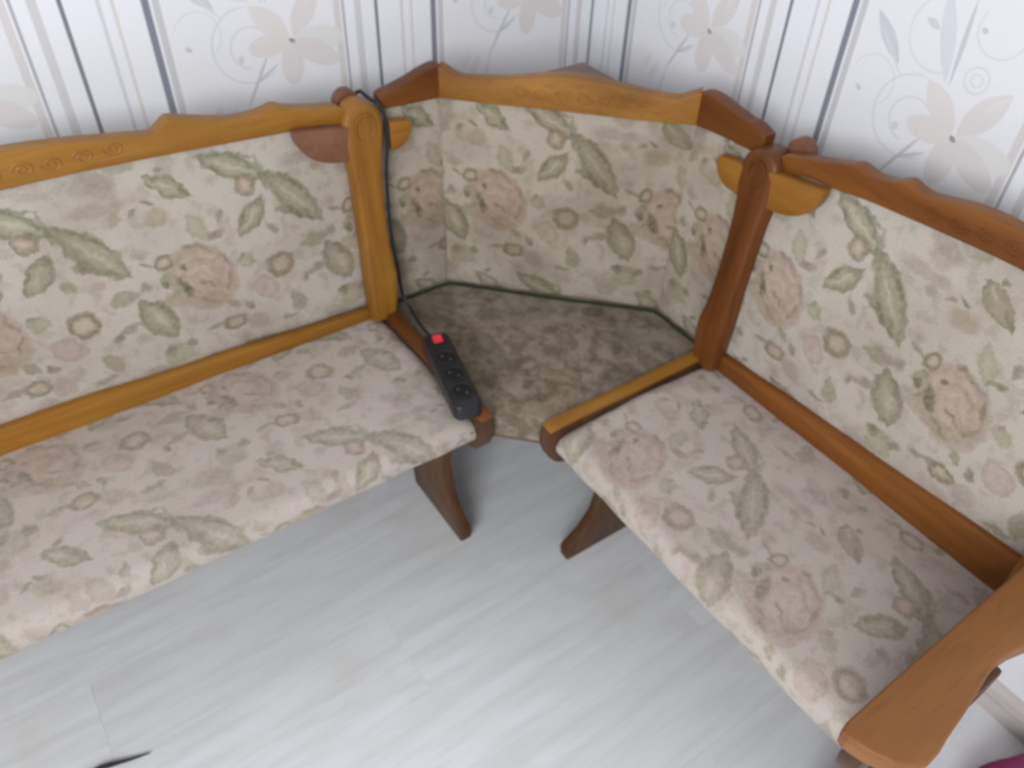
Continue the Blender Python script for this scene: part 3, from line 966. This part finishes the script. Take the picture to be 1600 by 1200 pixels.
# --- brackets beside the posts
def bracket(fn, pts, sf, th, mat, label):
    bm = bmesh.new()
    outline(bm, [fn(p.x, sf, p.y) for p in curve_pts([(a, z, 0) for a, z in pts], 4)], fn(0, -th, 0) - fn(0, 0, 0), 0.004, 2)
    return obj_bm('rounded_bracket', bm, mat, bench, label=label)
out_b = [(.585, .882), (.640, .889), (.693, .897), (.699, .890), (.694, .868), (.675, .843), (.645, .826), (.610, .819), (.585, .820)]
in_b = [(.5125, .873), (.495, .870), (.474, .867), (.468, .860), (.472, .842), (.486, .825), (.500, .818), (.5125, .817)]
bracket(LS, out_b, 0.072, 0.022, M_mauve, 'mauve-brown rounded bracket left of the left post')
bracket(LS, in_b, 0.072, 0.022, M_oak_x, 'golden rounded bracket right of the left post')
bracket(RS, [(a + .006, z + .008) for a, z in out_b], 0.072, 0.022, M_oak_y, 'golden rounded bracket right of the right post')
bracket(RS, [(a + .010, z + .004) for a, z in in_b] + [(.552, .822), (.552, .877)], 0.072, 0.022, M_oak_y, 'golden rounded bracket left of the right post')

# --- round-headed stiles behind the rail ends
def stile(fn, a_c, ztop, mat, label):
    bm = bmesh.new()
    hw = 0.024
    pts = [fn(a_c - hw, 0.018, 0.47), fn(a_c - hw, 0.018, ztop - hw)]
    pts += [fn(a_c - hw * math.cos(t), 0.018, ztop - hw + hw * math.sin(t)) for t in [math.pi * k / 10 for k in range(1, 10)]]
    pts += [fn(a_c + hw, 0.018, ztop - hw), fn(a_c + hw, 0.018, 0.47)]
    outline(bm, pts, fn(0, -0.026, 0) - fn(0, 0, 0), 0.004, 2)
    obj_bm('stile', bm, mat, bench, label=label)
stile(LS, 0.569, 0.926, M_mauve, 'round-headed stile behind the left post')
stile(RS, 0.602, 0.938, M_mauve, 'round-headed stile behind the right post')

# --- armrest of the right bench
bm = bmesh.new()
inner = [(-.062, -1.246), (-.30, -1.247), (-.45, -1.250), (-.560, -1.253)]
front = [(-.572, -1.258), (-.575, -1.266), (-.568, -1.290), (-.555, -1.314), (-.540, -1.330), (-.522, -1.337), (-.500, -1.336)]
outer = [(-.476, -1.331), (-.435, -1.325), (-.394, -1.318), (-.365, -1.312), (-.335, -1.309), (-.305, -1.312), (-.280, -1.318), (-.24, -1.330), (-.18, -1.340), (-.10, -1.335), (-.062, -1.325)]
ar = inner + front + outer
outline(bm, [Vector((x, y, 0.590)) for x, y in ar], (0, 0, 0.032), 0.0045, 3)
obj_bm('armrest', bm, M_red_x if False else wood('satin_oak_armrest', lin(140, 92, 50), lin(122, 77, 38), lin(154, 106, 62), 0.45, (0.2, 1.4, 1.4)), bench, label='broad curved wooden armrest at the right end')
bm = bmesh.new()
# arm support seen below the waist of the arm
outline(bm, [Vector((x, -1.280, z)) for x, z in [(-.320, .591), (-.330, .555), (-.350, .530), (-.375, .525), (-.395, .545), (-.405, .591)]], (0, -0.0385, 0), 0.004, 2)
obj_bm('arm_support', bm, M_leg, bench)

# --- seat frames under the cushions
for fn, a1 in ((LS, LEND - 0.02), (RS, REND - 0.015)):
    bm = bmesh.new()
    p = fn(AD + 0.016, 0.10, 0.385); q = fn(a1, 0.435, 0.402)
    box(bm, [min(a, b) for a, b in zip(p, q)], [max(a, b) for a, b in zip(p, q)], 0.003, 1)
    obj_bm('seat_board', bm, M_under, bench)
bm = bmesh.new()
outline(bm, [(x * 0.97 - 0.008, y * 0.97 - 0.008, 0.386) for x, y in poly], (0, 0, 0.018), 0.002, 1)
obj_bm('seat_board', bm, M_under, bench)

# ------------------------------------------------------------------ power strip
ps = empty('power_strip', (-0.568, -0.365, 0.4705), 'black power strip with red switch lying across the seat divider', 'power strip')
d_ps = Vector((-0.046, -0.195, 0)).normalized()
ps.rotation_euler = (0, 0, math.atan2(d_ps.y, d_ps.x))
ps.location = (-0.5665, -0.362, 0.4727)
L2, W2, HH = 0.112, 0.0275, 0.036
bm = bmesh.new()
rc = 0.016
pl = []
for cx_, cy_, a0_ in ((L2 - rc, W2 - rc, 0), (-L2 + rc, W2 - rc, 90), (-L2 + rc, -W2 + rc, 180), (L2 - rc, -W2 + rc, 270)):
    for k in range(7):
        an = math.radians(a0_ + 15 * k)
        pl.append(Vector((cx_ + rc * math.cos(an), cy_ + rc * math.sin(an), 0)))
outline(bm, pl, (0, 0, HH), 0.006, 4)
obj_bm('housing', bm, M_black, ps)
for k in range(3):
    cx = -0.030 + k * 0.050
    bm = bmesh.new()
    # raised rim
    rim = [(0.0215, 0.0), (0.0215, 0.0025), (0.0195, 0.0035), (0.0180, 0.0025), (0.0180, -0.0005)]
    N = 24
    rr = [[bm.verts.new((cx + r * math.cos(2 * math.pi * i / N), r * math.sin(2 * math.pi * i / N), HH - 0.0006 + h)) for i in range(N)] for r, h in rim]
    for a, b in zip(rr, rr[1:]):
        for i in range(N):
            bm.faces.new((a[i], a[(i + 1) % N], b[(i + 1) % N], b[i]))
    so = obj_bm('socket', bm, M_black, ps)
    bm = bmesh.new()
    bmesh.ops.create_cone(bm, cap_ends=True, segments=24, radius1=0.0179, radius2=0.0179, depth=0.001, matrix=Matrix.Translation((cx, 0, HH + 0.0003)))
    obj_bm('socket_well', bm, M_hole, so)
    for sgn in (-1, 1):
        bm = bmesh.new()
        dxx = 0.0095 * math.cos(0.78) * sgn; dyy = 0.0095 * math.sin(0.78) * sgn
        bmesh.ops.create_cone(bm, cap_ends=True, segments=12, radius1=0.0024, radius2=0.0024, depth=0.0006, matrix=Matrix.Translation((cx + dxx, dyy, HH + 0.0010)))
        obj_bm('pin_hole', bm, M_metal, so)
bm = bmesh.new()
box(bm, (-0.096, -0.012, HH - 0.002), (-0.074, 0.012, HH + 0.0025), 0.0015, 1)
swf = obj_bm('switch_frame', bm, M_hole, ps)
bm = bmesh.new()
bx = [(-0.0935, HH + 0.002), (-0.0765, HH + 0.002), (-0.0765, HH + 0.0035), (-0.085, HH + 0.0045), (-0.0935, HH + 0.0085)]
outline(bm, [Vector((x, -0.0095, z)) for x, z in bx], (0, 0.019, 0), 0.0008, 1)
obj_bm('switch', bm, M_switch, ps, label='red rocker switch')
inv = Matrix.Translation(ps.location) @ ps.rotation_euler.to_matrix().to_4x4()
inv = inv.inverted()
cab = [(-0.5425, -0.258, 0.489), (-0.540, -0.235, 0.487), (-0.534, -0.195, 0.478), (-0.526, -0.15, 0.4715), (-0.519, -0.11, 0.472), (-0.522, -0.090, 0.49), (-0.526, -0.088, 0.52),
       (-0.5275, -0.086, 0.56), (-0.533, -0.082, 0.62), (-0.534, -0.078, 0.70), (-0.529, -0.072, 0.78), (-0.520, -0.066, 0.83), (-0.5172, -0.063, 0.86), (-0.5178, -0.059, 0.885), (-0.525, -0.050, 0.904), (-0.532, -0.034, 0.908), (-0.5355, -0.014, 0.912), (-0.5355, 0.005, 0.909), (-0.538, 0.035, 0.885), (-0.55, 0.058, 0.82), (-0.56, 0.062, 0.7), (-0.56, 0.062, 0.4), (-0.56, 0.062, 0.10)]
bm = bmesh.new()
tube(bm, [inv @ p for p in curve_pts(cab, 8)], 0.0037, 8)
obj_bm('cable', bm, M_cable, ps, label='thin black cable running up beside the post')
bm = bmesh.new()
cpt = [inv @ Vector(c) for c in ((-0.5455, -0.268, 0.489), (-0.5425, -0.258, 0.489), (-0.5405, -0.242, 0.4875))]
tube(bm, cpt, 0.0062, 10, lambda t: 1 - 0.35 * t)
obj_bm('cable_sleeve', bm, M_cable, ps)

# ------------------------------------------------------------------ floor things at the frame edge
bm = bmesh.new()
bmesh.ops.create_uvsphere(bm, u_segments=40, v_segments=22, radius=1.0)
for v in bm.verts:
    x, y, z = v.co
    k = 1 + wob((x, y, z), 2.2, 0.10) + wob((x, y, z + 4), 6, 0.035)
    v.co = Vector((x * 0.17 * k, y * 0.15 * k, max(z * 0.10 * k, -0.03)))
mb = obj_bm('cloth_bundle', bm, M_magenta, None)
mb.location = (-0.080, -1.517, 0.03)
mb['label'] = 'magenta cloth bundle on the floor beyond the armrest'
mb['category'] = 'cloth'

bm = bmesh.new()
cp = curve_pts([(-1.306, -0.492, .004), (-1.34, -0.484, .0045), (-1.375, -0.474, .005), (-1.40, -0.470, .005), (-1.46, -0.480, .005), (-1.52, -0.51, .005)], 6)
tube(bm, cp, 0.0045, 8, lambda t: min(1.0, 0.15 + 2.2 * t))  # thin black tapered sliver lying on the floor
sliver = obj_bm('dark_sliver', bm, M_cable, None)
sliver['label'] = 'black pointed sliver on the pale floor under the left bench'
sliver['category'] = 'sliver'
